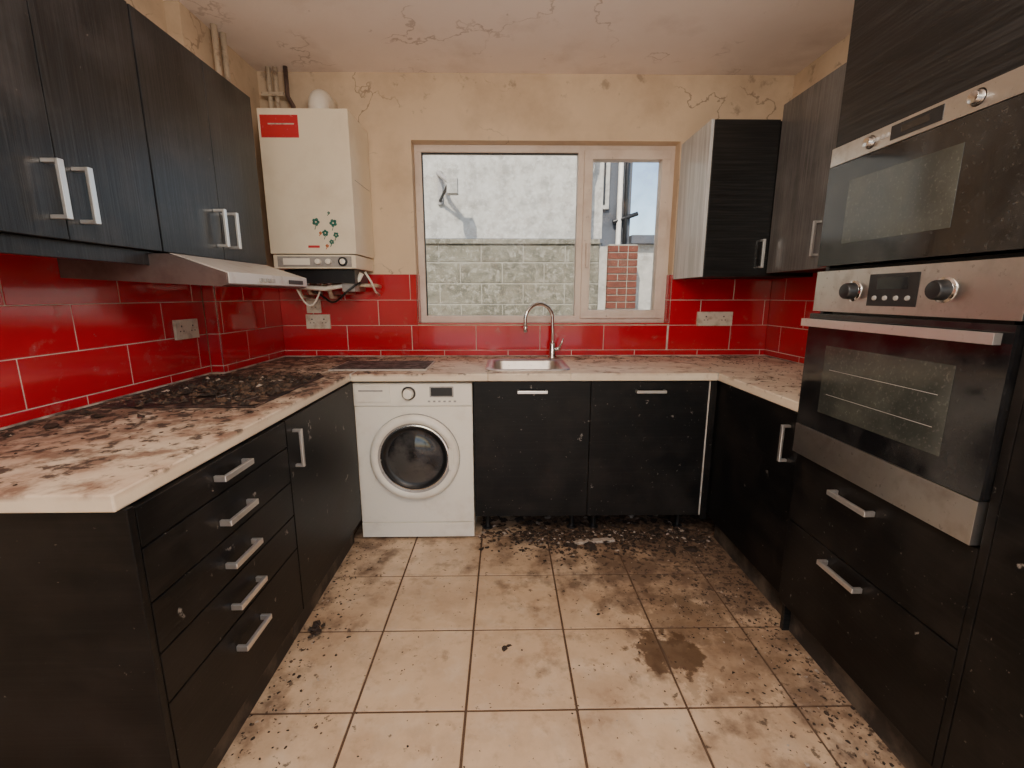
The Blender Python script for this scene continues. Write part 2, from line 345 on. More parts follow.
b.box(WX0, WX1, YB-0.008, YB+0.073, WZ0-0.004, WZ0+0.004, 'red')
b.done()
b = B('tile_splashback', 0.0015)
tiles(b, 'x', XR, -1, 1.57, YB-0.001, ZW, ZT, 0.3); b.done()
b = B('trim_1', 0.002)
b.box(XL+0.0, XL+0.012, 0.86, YP-0.01, 0.901, ZW, 'seal'); b.box(XP, XP+0.012, YP-0.01, YB, 0.901, ZW, 'seal')
b.box(XP+0.016, XR, YB-0.013, YB-0.001, 0.901, ZW, 'seal'); b.box(XR-0.013, XR-0.001, 1.57, YB-0.014, 0.901, ZW, 'seal')
b.done()

# ------------------------------------------------------------------ window
b = B('window_1', 0.004)
fy0, fy1 = YB+0.075, YB+0.135
def frame(x0, x1, z0, z1, w, ya, yb, m='upvc'):
    b.box(x0, x1, ya, yb, z0, z0+w, m); b.box(x0, x1, ya, yb, z1-w, z1, m)
    b.box(x0, x0+w, ya, yb, z0+w, z1-w, m); b.box(x1-w, x1, ya, yb, z0+w, z1-w, m)
frame(WX0+0.001, WX1-0.001, WZ0+0.004, WZ1-0.001, 0.042, fy0, fy1)
b.box(0.445, 0.490, fy0, fy1, WZ0+0.045, WZ1-0.04, 'upvc')
frame(0.480, WX1-0.03, WZ0+0.03, WZ1-0.03, 0.052, fy0-0.018, fy1-0.005)
b.box(WX0+0.04, 0.447, fy0+0.03, fy0+0.034, WZ0+0.04, WZ1-0.04, 'glass')
b.box(0.525, WX1-0.08, fy0+0.02, fy0+0.024, WZ0+0.08, WZ1-0.08, 'glass')
b.box(WX0+0.043, WX0+0.049, fy0+0.01, fy0+0.03, WZ0+0.04, WZ1-0.04, 'dark'); b.box(WX0+0.043, 0.445, fy0+0.01, fy0+0.03, WZ1-0.049, WZ1-0.043, 'dark')
b.box(0.500, 0.515, fy0-0.030, fy0-0.018, 1.52, 1.60, 'upvc'); b.box(0.502, 0.514, fy0-0.046, fy0-0.030, 1.45, 1.59, 'upvc')
b.done()

# ------------------------------------------------------------------ worktop
b = B('worktop', 0.004)
WTZ0, WTZ1 = 0.862, 0.900
b.box(XL+0.001, -0.762, 0.832, YP-0.02, WTZ0, WTZ1, 'worktop')
b.box(XP+0.001, -0.762, YP-0.02, YB-0.001, WTZ0, WTZ1, 'worktop')
SX0, SX1, SY0, SY1 = -0.085, 0.325, 2.30, 2.68
b.box(-0.757, SX0, 2.20, YB-0.001, WTZ0, WTZ1, 'worktop'); b.box(SX1, 1.06, 2.20, YB-0.001, WTZ0, WTZ1, 'worktop')
b.box(SX0, SX1, 2.20, SY0, WTZ0, WTZ1, 'worktop'); b.box(SX0, SX1, SY1, YB-0.001, WTZ0, WTZ1, 'worktop')
b.box(1.06, XR-0.001, 1.562, YB-0.001, WTZ0, WTZ1, 'worktop')
b.box(-0.764, -0.754, 2.197, 2.84, WTZ0+0.002, WTZ1+0.0015, 'pale')
b.box(1.055, 1.063, 2.197, 2.84, WTZ0+0.002, WTZ1+0.0015, 'pale')
b.done()

# ------------------------------------------------------------------ sink and tap
b = B('kitchen_sink')
z = WTZ1
lo = [rrect(SX0-0.018, SX1+0.018, SY0-0.018, SY1+0.018, 0.06, z+0.0006), rrect(SX0-0.016, SX1+0.016, SY0-0.016, SY1+0.016, 0.058, z+0.005),
      rrect(SX0+0.016, SX1-0.016, SY0+0.016, SY1-0.016, 0.05, z+0.004), rrect(SX0+0.024, SX1-0.024, SY0+0.024, SY1-0.024, 0.05, z-0.004),
      rrect(SX0+0.03, SX1-0.03, SY0+0.03, SY1-0.03, 0.05, z-0.13), rrect(SX0+0.06, SX1-0.06, SY0+0.06, SY1-0.06, 0.04, z-0.155)]
b.rings(lo, 'steel')
b.lathe([(0.042,0.0),(0.042,0.003),(0.030,0.003),(0.028,0.0005),(0,0.0005)], ((SX0+SX1)/2, (SY0+SY1)/2, z-0.155), (0,0,1), 'chrome', 24)
b.done()
b = B('mixer_tap')
tx, ty = 0.29, 2.755
b.lathe([(0,0.0),(0.028,0.0),(0.028,0.008),(0.021,0.016),(0.020,0.085),(0.016,0.095),(0,0.095)], (tx, ty, z+0.0005), (0,0,1), 'chrome', 28)
pts = [(tx, ty, z+0.08), (tx, ty, z+0.16), (tx-0.003, ty, z+0.235)]
R = 0.095; dxy = Vector((-0.9, -0.43, 0)).normalized()
for i in range(1, 15):
    a = math.pi*i/14*1.03
    p = Vector((tx, ty, z+0.235)) + dxy*(R-R*math.cos(a)) + Vector((0,0,R*math.sin(a))); pts.append(p)
pts.append(pts[-1]+Vector((0.002,0,-0.05)))
b.tube(pts, 0.0105, 'chrome'); e = pts[-1]
b.lathe([(0,0),(0.013,0),(0.013,0.03),(0.0105,0.034)], e-Vector((0,0,0.01)), (0,0,1), 'chrome', 20)
b.tube([(tx+0.015, ty, z+0.055), (tx+0.045, ty-0.01, z+0.062)], 0.012, 'chrome')
b.tube([(tx+0.04, ty-0.01, z+0.062), (tx+0.065, ty-0.02, z+0.125)], [0.007, 0.005], 'chrome')
b.done()
b = B('chopping_board', 0.003)
b.box(-0.90, -0.40, 2.29, 2.60, z+0.001, z+0.008, 'pale'); b.box(-0.892, -0.408, 2.298, 2.592, z+0.0075, z+0.010, 'cork'); b.done()

# ------------------------------------------------------------------ left base units
PX = -0.752; YS = 1.505; YN = 0.846
b = B('base_cabinet', 0.0015)
b.box(XL+0.002, PX-0.019, YN+0.022, YS-0.002, 0.12, WTZ0-0.001, 'carc')
b.box(XL+0.002, PX, YN, YN+0.018, 0.0, WTZ0-0.001, 'blackB')
b.box(XL+0.002, PX-0.045, YN+0.022, YS-0.002, 0.0, 0.118, 'plinth')
zs = [0.128, 0.385, 0.512, 0.637, 0.765, 0.858]
for k in range(5): b.box(PX-0.018, PX, YN+0.021, YS-0.003, zs[k]+0.002, zs[k+1]-0.002, 'blackB')
for hz in (0.814, 0.69, 0.565, 0.44, 0.31): handle(b, 'x', PX, 1, 'y', hz, 1.110, 1.245, w=0.016)
b.done()
b = B('base_cabinet', 0.0015)
b.box(XL+0.002, PX-0.019, YS+0.002, 2.20, 0.12, WTZ0-0.001, 'carc')
b.box(XL+0.002, PX-0.045, YS+0.002, 2.20, 0.0, 0.118, 'plinth')
b.box(PX-0.018, PX, YS+0.003, 2.205, 0.13, 0.858, 'blackB')
handle(b, 'x', PX, 1, 'z', 1.555, 0.675, 0.815, w=0.014)
b.done()

# ------------------------------------------------------------------ washing machine
b = B('washing_machine', 0.006)
wx0, wx1, wy0, wz1 = -0.760, -0.166, 2.235, 0.848
cx = (wx0+wx1)/2; cz = 0.462
b.box(wx0, wx1, wy0, 2.79, 0.012, wz1, 'white')
b.box(wx0+0.002, wx1-0.002, wy0-0.012, wy0, 0.735, wz1-0.004, 'white')
b.box(wx0+0.002, wx1-0.002, wy0-0.006, wy0, 0.10, 0.728, 'white')
b.box(wx0+0.002, wx1-0.002, wy0-0.010, wy0, 0.014, 0.095, 'white')
b.box(wx1-0.16, wx1-0.03, wy0-0.013, wy0-0.010, 0.025, 0.085, 'white')
b.box(wx0+0.014, wx0+0.185, wy0-0.018, wy0-0.012, 0.755, 0.835, 'white')
b.box(wx0+0.03, wx0+0.15, wy0-0.0195, wy0-0.018, 0.808, 0.816, 'lgrey')
b.lathe([(0.0,0.030),(0.022,0.030),(0.026,0.024),(0.028,0.0),(0.036,0.0),(0.036,-0.004)], (cx-0.02, wy0-0.012, 0.797), (0,-1,0), ['white','white','chrome','lgrey','lgrey'], 32)
b.box(cx+0.085, cx+0.205, wy0-0.0135, wy0-0.012, 0.778, 0.832, 'lgrey'); b.box(cx+0.092, cx+0.198, wy0-0.0145, wy0-0.0135, 0.784, 0.826, 'dark')
for k in range(6): b.box(cx+0.075+k*0.026, cx+0.087+k*0.026, wy0-0.0145, wy0-0.012, 0.752, 0.760, 'lgrey')
prof = [(0.230,0.0),(0.229,0.018),(0.218,0.034),(0.200,0.036),(0.186,0.030),(0.176,0.020),(0.170,0.022),(0.162,0.022),(0.155,0.012),(0.140,0.006),(0.10,0.020),(0.06,0.028),(0,0.031)]
b.lathe(prof, (cx, wy0-0.006, cz), (0,-1,0), ['lgrey','white','white','white','lgrey','chrome','dark','dark','dark','darkglass','darkglass','darkglass'], 64)
b.box(cx+0.176, cx+0.196, wy0-0.048, wy0-0.036, cz-0.055, cz+0.055, 'white')
for fx in (wx0+0.05, wx1-0.05):
    for fyy in (wy0+0.05, 2.74): b.lathe([(0,0),(0.02,0),(0.02,0.014)], (fx, fyy, 0), (0,0,1), 'dark', 14)
b.done()

# ------------------------------------------------------------------ back base units
PY = 2.225
for (xa, xb) in ((-0.158, 0.432), (0.4335, 1.03)):
    b = B('base_cabinet', 0.0015)
    if xa < 0:
        b.box(xa, xa+0.018, PY+0.019, 2.80, 0.12, WTZ0-0.001, 'carc'); b.box(xb-0.018, xb, PY+0.019, 2.80, 0.12, WTZ0-0.001, 'carc')
        b.box(xa+0.018, xb-0.018, PY+0.019, 2.80, 0.12, 0.138, 'carc')
    else: b.box(xa, xb, PY+0.019, 2.80, 0.12, WTZ0-0.001, 'carc')
    for fx in (xa+0.06, xb-0.06):
        for fyy in (PY+0.12, 2.72): b.lathe([(0.028,0),(0.028,0.006),(0.014,0.012),(0.014,0.11),(0.03,0.119)], (fx, fyy, 0), (0,0,1), 'dark', 16)
    b.box(xa+0.0006, xb-0.0006, PY, PY+0.018, 0.128, 0.856, 'blackB')
    c = (xa+xb)/2; handle(b, 'y', PY, -1, 'x', 0.806, c-0.075, c+0.075, w=0.014)
    b.done()

# ------------------------------------------------------------------ right base unit
QX = 1.075; TY0, TY1 = 0.905, 1.545
b = B('base_cabinet', 0.0015)
b.box(QX+0.019, XR-0.002, TY1+0.006, 2.82, 0.12, WTZ0-0.001, 'carc')
b.box(QX+0.045, QX+0.061, TY1+0.006, 2.215, 0, 0.118, 'plinth')
b.box(QX, QX+0.018, TY1+0.008, 2.20, 0.128, 0.856, 'blackB')
b.box(1.0315, 1.038, 2.225, 2.235, 0.128, 0.858, 'pale'); b.box(1.044, 1.074, 2.228, 2.244, 0.1, 0.858, 'blackB')
handle(b, 'x', QX, -1, 'z', 1.63, 0.655, 0.80, w=0.014)
b.done()

# ------------------------------------------------------------------ tall unit
TX = 1.055
b = B('tall_cabinet', 0.0015)
b.box(TX+0.019, XR-0.002, TY1-0.018, TY1, 0.0, 2.16, 'blackT')
b.box(TX+0.0, XR-0.002, TY0-0.022, TY0-0.002, 0.0, 2.16, 'blackB')
b.box(XR-0.02, XR-0.002, TY0, TY1-0.018, 0.12, 2.16, 'carc')
b.box(TX+0.019, XR-0.02, TY0-0.002, TY1-0.018, 2.142, 2.16, 'carc')
for zz in (0.12, 0.702, 1.356, 1.742): b.box(TX+0.019, XR-0.02, TY0-0.002, TY1-0.018, zz, zz+0.012, 'carc')
b.box(TX, TX+0.018, TY0, TY1-0.001, 0.130, 0.462, 'blackB')
b.box(TX, TX+0.018, TY0, TY1-0.001, 0.467, 0.722, 'blackB')
b.box(TX, TX+0.018, TY0, TY1-0.001, 1.737, 2.16, 'blackT')
b.box(TX+0.045, TX+0.061, TY0-0.02, TY1, 0, 0.118, 'plinth')
b.box(TX, TX+0.018, 0.45, TY0-0.024, 0.0, 2.16, 'blackB'); b.box(TX+0.018, XR-0.002, 0.45, 0.468, 0.0, 2.16, 'blackT')
handle(b, 'x', TX, -1, 'y', 0.665, 1.18, 1.335, w=0.016); handle(b, 'x', TX, -1, 'y', 0.420, 1.18, 1.335, w=0.016)
b.done()
b = B('built_in_oven', 0.002)
OX = TX-0.006
b.box(TX+0.02, 1.60, TY0+0.04, TY1-0.06, 0.73, 1.34, 'dark')
b.box(OX-0.002, TX+0.019, TY0+0.004, TY1-0.002, 1.228, 1.356, 'steel')
b.box(OX-0.010, TX+0.019, TY0+0.004, TY1-0.002, 0.836, 1.220, 'glassblk')
b.box(OX-0.0108, OX-0.0098, TY0+0.11, TY1-0.10, 0.90, 1.12, 'glasswin')
b.box(OX-0.012, TX+0.019, TY0+0.004, TY1-0.002, 0.730, 0.834, 'steel')
b.box(OX-0.0035, OX-0.0015, 1.155, 1.315, 1.250, 1.338, 'dark')
b.box(OX-0.0045, OX-0.003, 1.185, 1.285, 1.296, 1.328, 'glassblk')
for k in range(4): b.lathe([(0,0.004),(0.006,0.004),(0.007,0)], (OX-0.0035, 1.180+k*0.036, 1.272), (-1,0,0), 'lgrey', 12)
for ky in (1.085, 1.372):
    b.lathe([(0.0,0.030),(0.020,0.030),(0.023,0.026),(0.025,0.004),(0.031,0.002),(0.031,-0.002)], (OX-0.002, ky, 1.292), (-1,0,0), ['dark','dark','dark','chrome','chrome'], 28)
b.box(OX-0.046, OX-0.028, TY0+0.01, TY1-0.015, 1.179, 1.203, 'handle')
for ky in (TY0+0.05, TY1-0.05): b.box(OX-0.036, OX-0.009, ky-0.009, ky+0.009, 1.182, 1.200, 'handle')
for k in range(2): b.tube([(OX-0.0115, TY0+0.14, 0.965+k*0.08), (OX-0.0115, TY1-0.13, 0.965+k*0.08)], 0.0008, 'lgrey', 6)
b.done()
b = B('built_in_microwave', 0.002)
b.box(TX+0.02, 1.45, TY0+0.04, TY1-0.06, 1.375, 1.735, 'dark')
b.box(OX-0.004, TX+0.019, TY0+0.004, TY1-0.002, 1.680, 1.734, 'steel')
b.box(OX-0.006, TX+0.019, TY0+0.004, TY1-0.002, 1.372, 1.677, 'glassblk')
b.box(OX-0.0068, OX-0.0058, TY0+0.19, TY1-0.10, 1.435, 1.62, 'glasswin')
b.box(OX-0.0055, OX-0.0035, 1.165, 1.315, 1.690, 1.726, 'dark')
b.box(OX-0.0062, OX-0.005, 1.20, 1.28, 1.700, 1.718, 'glassblk')
for ky in (1.085, 1.385): b.lathe([(0.0,0.014),(0.013,0.014),(0.015,0.0),(0.019,0.0),(0.019,-0.002)], (OX-0.004, ky, 1.708), (-1,0,0), 'chrome', 24)
for k in range(3): b.lathe([(0,0.004),(0.006,0.004),(0.007,0)], (OX-0.004, 1.325+k*0.018, 1.708), (-1,0,0), 'lgrey', 10)
b.done()

# ------------------------------------------------------------------ wall cabinets, left
UX = -1.12; UZ0, UZ1 = 1.42, 2.135
for (ya, ym, yb) in ((0.62, None, 0.926), (0.93, 1.235, 1.558), (1.562, 1.895, 2.222)):
    b = B('wall_cabinet', 0.0015)
    b.box(XL+0.010, UX-0.019, ya, yb, UZ0, UZ1, 'carc')
    if ya < 1.5: b.box(UX-0.05, UX-0.028, ya, yb, UZ0-0.045, UZ0-0.001, 'blackU')
    if ym is None: b.box(UX-0.018, UX, ya+0.001, yb-0.0015, UZ0, UZ1, 'blackU'); handle(b, 'x', UX, 1, 'z', ya+0.04, 1.475, 1.61)
    else:
        b.box(UX-0.018, UX, ya+0.0015, ym-0.0015, UZ0, UZ1, 'blackU'); b.box(UX-0.018, UX, ym+0.0015, yb-0.0015, UZ0, UZ1, 'blackU')
        handle(b, 'x', UX, 1, 'z', ym-0.035, 1.465, 1.605, w=0.015, out=0.038); handle(b, 'x', UX, 1, 'z', ym+0.045, 1.465, 1.605, w=0.015, out=0.038)
    b.done()
b = B('extractor_hood', 0.003)
hy0, hy1 = 1.53, 2.13
b.prism([(XL+0.010,1.335),(XL+0.010,1.412),(-1.09,1.412),(-0.905,1.352),(-0.905,1.314),(-0.93,1.308)], 'y', hy0, hy1, 'hoodst')
b.prism([(-1.086,1.4135),(-1.080,1.4135),(-0.9005,1.355),(-0.9005,1.318),(-0.9045,1.318),(-0.9045,1.3505)], 'y', hy0+0.004, hy1-0.004, 'hoodfr')
b.box(-0.9002, -0.897, 1.95, 2.08, 1.325, 1.342, 'dark')
for k in range(4): b.box(-0.9002, -0.896, 1.72+k*0.03, 1.74+k*0.03, 1.327, 1.341, 'lgrey')
b.done()

# ------------------------------------------------------------------ wall cabinets, right
VZ0, VZ1 = 1.375, 2.14; VY = 2.45
b = B('wall_cabinet', 0.0015)
b.box(1.033, 1.049, VY, YB-0.010, VZ0, VZ1, 'greyside')
b.box(1.050, XR-0.002, VY+0.020, YB-0.010, VZ0+0.002, VZ1, 'carc')
b.box(1.051, 1.382, VY, VY+0.018, VZ0, VZ1, 'blackT')
handle(b, 'y', VY, -1, 'z', 1.345, 1.42, 1.565, w=0.014)
b.done()
b = B('wall_cabinet', 0.0015)
VX = 1.385; WZa, WZb = 1.395, 2.205
b.box(VX+0.019, XR-0.010, TY1+0.004, VY+0.015, WZa+0.002, WZb, 'carc')
b.box(VX, VX+0.018, TY1+0.006, 2.015, WZa, WZb, 'greyU'); b.box(VX, VX+0.018, 2.018, VY-0.004, WZa, WZb, 'greyU')
handle(b, 'x', VX, -1, 'z', 1.975, 1.45, 1.60, w=0.014); handle(b, 'x', VX, -1, 'z', 2.060, 1.45, 1.60, w=0.014)
b.done()

# ------------------------------------------------------------------ boiler
b = B('gas_boiler', 0.012)
bx0, bx1, by0, bz0, bz1 = -1.235, -0.785, 2.50, 1.42, 2.195
b.box(bx0, bx1, by0, YB-0.012, bz0+0.075, bz1, 'boiler')
b.box(bx0+0.008, bx1-0.008, by0+0.008, YB-0.012, bz0, bz0+0.070, 'boiler')
b.box(bx0+0.03, bx1-0.03, by0+0.004, by0+0.010, bz0+0.008, bz0+0.062, 'lgrey')
def disc(x, y, z, r, h, m): b.lathe([(0,h),(r*0.9,h),(r,h*0.7),(r,0)], (x, y, z), (0,-1,0), m, 24)
disc(bx1-0.075, by0+0.004, bz0+0.035, 0.024, 0.010, 'dark'); disc(bx1-0.075, by0-0.006, bz0+0.035, 0.015, 0.002, 'white')
disc(bx1-0.15, by0+0.004, bz0+0.035, 0.015, 0.018, 'white'); disc(bx1-0.205, by0+0.004, bz0+0.035, 0.015, 0.018, 'white')
b.box(bx0+0.06, bx0+0.20, by0+0.001, by0+0.005, bz0+0.018, bz0+0.052, 'white')
b.box(bx1, bx1+0.0015, by0+0.05, YB-0.04, bz0+0.45, bz0+0.453, 'lgrey')
b.box(bx0+0.20, bx0+0.26, by0-0.001, by0+0.004, bz0+0.105, bz0+0.117, 'redlabel')
b.done()
b = B('boiler_label', 0.0)
b.box(bx0+0.012, bx0+0.20, by0-0.0022, by0-0.0004, bz1-0.135, bz1-0.03, 'redlabel')
b.box(bx0+0.05, bx0+0.18, by0-0.0028, by0-0.0022, bz1-0.075, bz1-0.069, 'pale'); b.done()
b = B('flower_stickers', 0.0)
for (sx, sz, r, m) in ((-0.985,1.655,0.020,'green'),(-0.895,1.650,0.020,'green'),(-0.94,1.60,0.017,'green'),(-0.885,1.59,0.015,'green'),(-0.91,1.555,0.013,'green'),(-0.965,1.60,0.008,'orange'),(-0.915,1.70,0.007,'green'),(-0.935,1.535,0.009,'orange')):
    for k in range(5):
        a = 2*math.pi*k/5+sx*9
        b.lathe([(0,0.0012),(r*0.42,0.0012),(r*0.42,0.0)], (sx+math.cos(a)*r*0.6, by0-0.0003, sz+math.sin(a)*r*0.6), (0,-1,0), m, 10)
    b.tube([(sx, by0-0.001, sz-r*0.8), (sx-0.008, by0-0.001, sz-r*1.9)], 0.0018, m, 6)
b.done()
b = B('boiler_flue')
b.lathe([(0.062,0),(0.062,0.03),(0.052,0.034),(0.050,0.07)], (-1.0, 2.70, bz1+0.001), (0,0,1), 'white', 28)
pts = [(-1.0, 2.70, bz1+0.04)]
for i in range(0, 9):
    a = math.pi/2*i/8; pts.append((-1.0, 2.70+0.06*(1-math.cos(a)), bz1+0.07+0.06*math.sin(a)))
pts.append((-1.0, YB-0.001, bz1+0.13)); b.tube(pts, 0.054, 'white', 24); b.done()
b = B('boiler_pipework')
for k, px in enumerate((-1.17,-1.12,-1.06,-1.00,-0.92,-0.86)):
    zt = 1.270+0.022*(k % 3)
    b.tube([(px, 2.66, bz0-0.002), (px, 2.66, zt+0.03), (px, 2.68, zt), (px, YB-0.012, zt)], 0.009+0.003*(k % 2), 'copper')
    b.lathe([(0,0),(0.016,0),(0.016,0.022),(0,0.022)], (px, 2.66, bz0-0.085), (0,0,1), 'chrome', 6)
b.tube([(-1.20, 2.70, 1.335), (-0.80, 2.70, 1.335), (-0.76, 2.74, 1.335), (-0.76, YB-0.012, 1.33)], 0.011, 'copper')
b.tube([(-1.22, 2.62, 1.33), (-1.0, 2.60, 1.315), (-0.83, 2.62, 1.345), (-0.80, 2.62, 1.40)], 0.013, 'white')
b.box(-1.20, -0.82, 2.56, 2.80, 1.345, 1.417, 'dark'); b.box(-0.90, -0.83, 2.58, 2.66, 1.30, 1.36, 'lgrey')
b.tube([(-0.80, 2.68, bz0-0.01), (-0.775, 2.70, 1.36), (-0.765, 2.75, 1.30), (-0.765, YB-0.014, 1.28)], 0.006, 'white')
cb = []
for i in range(13):
    t = i/12; cb.append((-1.14+0.34*t, 2.60+0.05*math.sin(t*6), 1.345-0.095*math.sin(math.pi*t)+0.01*math.sin(t*9)))
b.tube(cb, 0.006, 'dark', 8)
cb = []
for i in range(11):
    t = i/10; cb.append((-1.19+0.16*t, 2.64, 1.345-0.125*math.sin(math.pi*t)))
b.tube(cb, 0.005, 'white', 8)
b.done()
b = B('heating_pipes')
for px in (-1.30, -1.262): b.tube([(px, 2.80, ZC-0.001), (px, 2.80, 2.30), (px, 2.80, 2.19), (px, 2.80, 1.45)], 0.0125, 'copper')
b.tube([(-1.345, 2.40, ZC-0.001), (-1.345, 2.40, 1.46)], 0.014, 'copper'); b.tube([(-1.345, 2.47, ZC-0.001), (-1.345, 2.47, 1.46)], 0.014, 'copper')
b.box(-1.34, -1.22, 2.78, 2.845, 2.36, 2.38, 'copper')
b.tube([(-1.20, 2.79, ZC-0.001), (-1.20, 2.79, 2.36), (-1.16, 2.76, 2.30), (-1.16, 2.74, 2.20)], 0.012, 'hoodst')
b.done()

# ------------------------------------------------------------------ hob
b = B('glass_hob', 0.002)
b.box(-1.375, -0.855, 1.52, 2.12, z+0.001, z+0.007, 'hob')
for (hx, hy, r) in ((-1.25,1.67,0.09),(-1.0,1.67,0.075),(-1.25,1.94,0.075),(-1.0,1.94,0.10)):
    b.lathe([(r,0.0004),(r-0.003,0.0008),(r-0.004,0.0)], (hx, hy, z+0.0072), (0,0,1), 'lgrey', 36)
b.done()

# ------------------------------------------------------------------ sockets
def socket(face, plane, sgn, c, zc, w=0.146):
    b = B('electrical_socket', 0.003)
    def bx(a0, a1, z0, z1, n0, n1, m):
        if face == 'y': b.box(c+a0, c+a1, plane+sgn*n0, plane+sgn*n1, zc+z0, zc+z1, m)
        else: b.box(plane+sgn*n0, plane+sgn*n1, c+a0, c+a1, zc+z0, zc+z1, m)
    bx(-w/2, w/2, -0.043, 0.043, 0.0085, 0.020, 'socket')
    for s in ((-1, 1) if w > 0.1 else (0,)):
        o = s*w*0.25
        bx(o-0.004, o+0.004, 0.010, 0.018, 0.020, 0.0206, 'dark'); bx(o-0.014, o-0.007, -0.010, -0.005, 0.020, 0.0206, 'dark'); bx(o+0.007, o+0.014, -0.010, -0.005, 0.020, 0.0206, 'dark')
        bx(o*1.05+s*0.004-0.006, o*1.05+s*0.004+0.006, 0.022, 0.036, 0.020, 0.024, 'socket')
    b.done()
socket('x', XL, 1, 2.075, 1.13); socket('y', YB, -1, -1.15, 1.12); socket('y', YB, -1, -1.17, 1.215, 0.086); socket('y', YB, -1, 1.31, 1.135, 0.22)

# ------------------------------------------------------------------ debris
def flakes(name, items):
    b = B(name)
    for (x, y, zz, r, m, *q) in items:
        n = random.randint(5, 8); a0 = random.random()*6.28
        h = r*random.uniform(0.15, 0.5)*(q[0] if q else 1.0)
        st = random.uniform(0.35, 1.0); rot = random.random()*3.14
        vs = []
        for k in range(n):
            a = a0+2*math.pi*k/n; rr = r*random.uniform(0.5, 1.2)
            px, py = rr*math.cos(a), rr*math.sin(a)*st
            vs.append(b.bm.verts.new((x+px*math.cos(rot)-py*math.sin(rot), y+px*math.sin(rot)+py*math.cos(rot), zz+random.uniform(0, 0.3)*h)))
        c = b.bm.verts.new((x+random.uniform(-.3,.3)*r, y+random.uniform(-.3,.3)*r, zz+h))
        for k in range(n): b.face([vs[k], vs[(k+1)%n], c], m)
    return b.done()
def fm(): 
    q = random.random(); return 'flake' if q < 0.58 else ('flakeb' if q < 0.92 else 'flake2')
it = []
for _ in range(2100):
    x = random.uniform(-0.14, 1.09); y = 2.28-abs(random.gauss(0, 0.095))
    if random.random() > 0.25+0.7*(x > 0.05): continue
    it.append((x, y, 0.0008+random.random()*0.016*(y > 2.14), random.uniform(0.002, 0.016), fm()))
for _ in range(450):
    it.append((random.uniform(-0.14, 1.03), random.uniform(2.24, 2.5), 0.0008, random.uniform(0.005, 0.03), fm()))
for _ in range(560):
    y = random.uniform(0.8, 2.2); x = 1.10-abs(random.gauss(0, 0.13)); it.append((x, y, 0.0008, random.uniform(0.0015, 0.009), fm()))
for _ in range(300):
    y = random.uniform(0.85, 2.2); x = -0.79+abs(random.gauss(0, 0.10)); it.append((x, y, 0.0008, random.uniform(0.0015, 0.008), fm()))
for _ in range(520):
    it.append((random.uniform(-0.75, 1.05), random.uniform(0.8, 2.25), 0.0008, random.uniform(0.001, 0.0045), fm()))
for _ in range(380):
    it.append((random.gauss(0.80, 0.17), random.gauss(1.68, 0.17), 0.0008, random.uniform(0.001, 0.006), fm()))
for (x, y, r) in ((-0.005,1.45,0.020),(0.01,1.465,0.013),(0.35,2.16,0.05),(0.44,2.14,0.05),(0.62,2.13,0.03),(0.85,2.08,0.035),(0.95,2.1,0.04),(0.38,1.63,0.012),(-0.25,0.98,0.008)):
    it.append((x, y, 0.0008, r, 'flake'))
for _ in range(12): it.append((random.gauss(-0.74, 0.012), random.gauss(1.545, 0.025), random.random()*0.02, random.uniform(0.01, 0.024), 'flake'))
flakes('floor_debris', it)
it = []
def onwt(x, y):
    if -1.42 < x < -0.785 and 0.86 < y < 2.19: return True
    if -1.35 < x < -0.785 and 2.2 <= y < 2.82: return True
    if -0.75 < x < 1.05 and 2.22 < y < 2.82: return not (-0.11 < x < 0.35 and 2.27 < y < 2.78) and not (-0.91 < x < -0.39 and 2.28 < y < 2.61)
    return 1.07 < x < 1.62 and 1.60 < y < 2.82
while len(it) < 2000:
    q = random.random()
    if q < 0.55: x, y = random.gauss(-1.10, 0.2), random.gauss(1.90, 0.30)
    elif q < 0.72: x, y = -1.42+abs(random.gauss(0, 0.05)), random.uniform(0.86, 2.19)
    elif q < 0.88: x, y = random.uniform(-1.3, 1.6), 2.82-abs(random.gauss(0, 0.12))
    else: x, y = random.uniform(1.07, 1.6), random.uniform(1.65, 2.8)
    if -0.91 < x < -0.39 and 2.28 < y < 2.61: continue
    if onwt(x, y):
        onh = (-1.36 < x < -0.87 and 1.53 < y < 2.11)
        hobz = 0.0078 if onh else 0.001
        r = random.uniform(0.003, 0.024) if q < 0.55 and onh else random.uniform(0.0015, 0.009)
        if not onh and (-1.40 < x < -0.83 and 1.49 < y < 2.15): continue
        mm = fm()
        if onh and mm == 'flake2' and random.random() < 0.5: mm = 'flakeb'
        it.append((x, y, z+hobz+0.0005, r, mm, 1.6 if onh else 1.0))
for (x, y, r) in ((-1.33,1.30,0.028),(-1.37,1.22,0.022),(-1.30,1.42,0.030),(-1.36,1.45,0.024),(-1.38,1.08,0.026),(-0.90,2.17,0.022),(-1.0,2.18,0.02),(-0.84,1.46,0.015),(-1.15,1.40,0.018)):
    it.append((x, y, z+0.0012, r, 'flake', 2.0))
flakes('worktop_debris', it)
b = B('broken_board', 0.002)
b.prism([(0.36,2.150),(0.58,2.175),(0.57,2.205),(0.35,2.185)], 'z', 0.001, 0.014, 'flake2'); b.done()

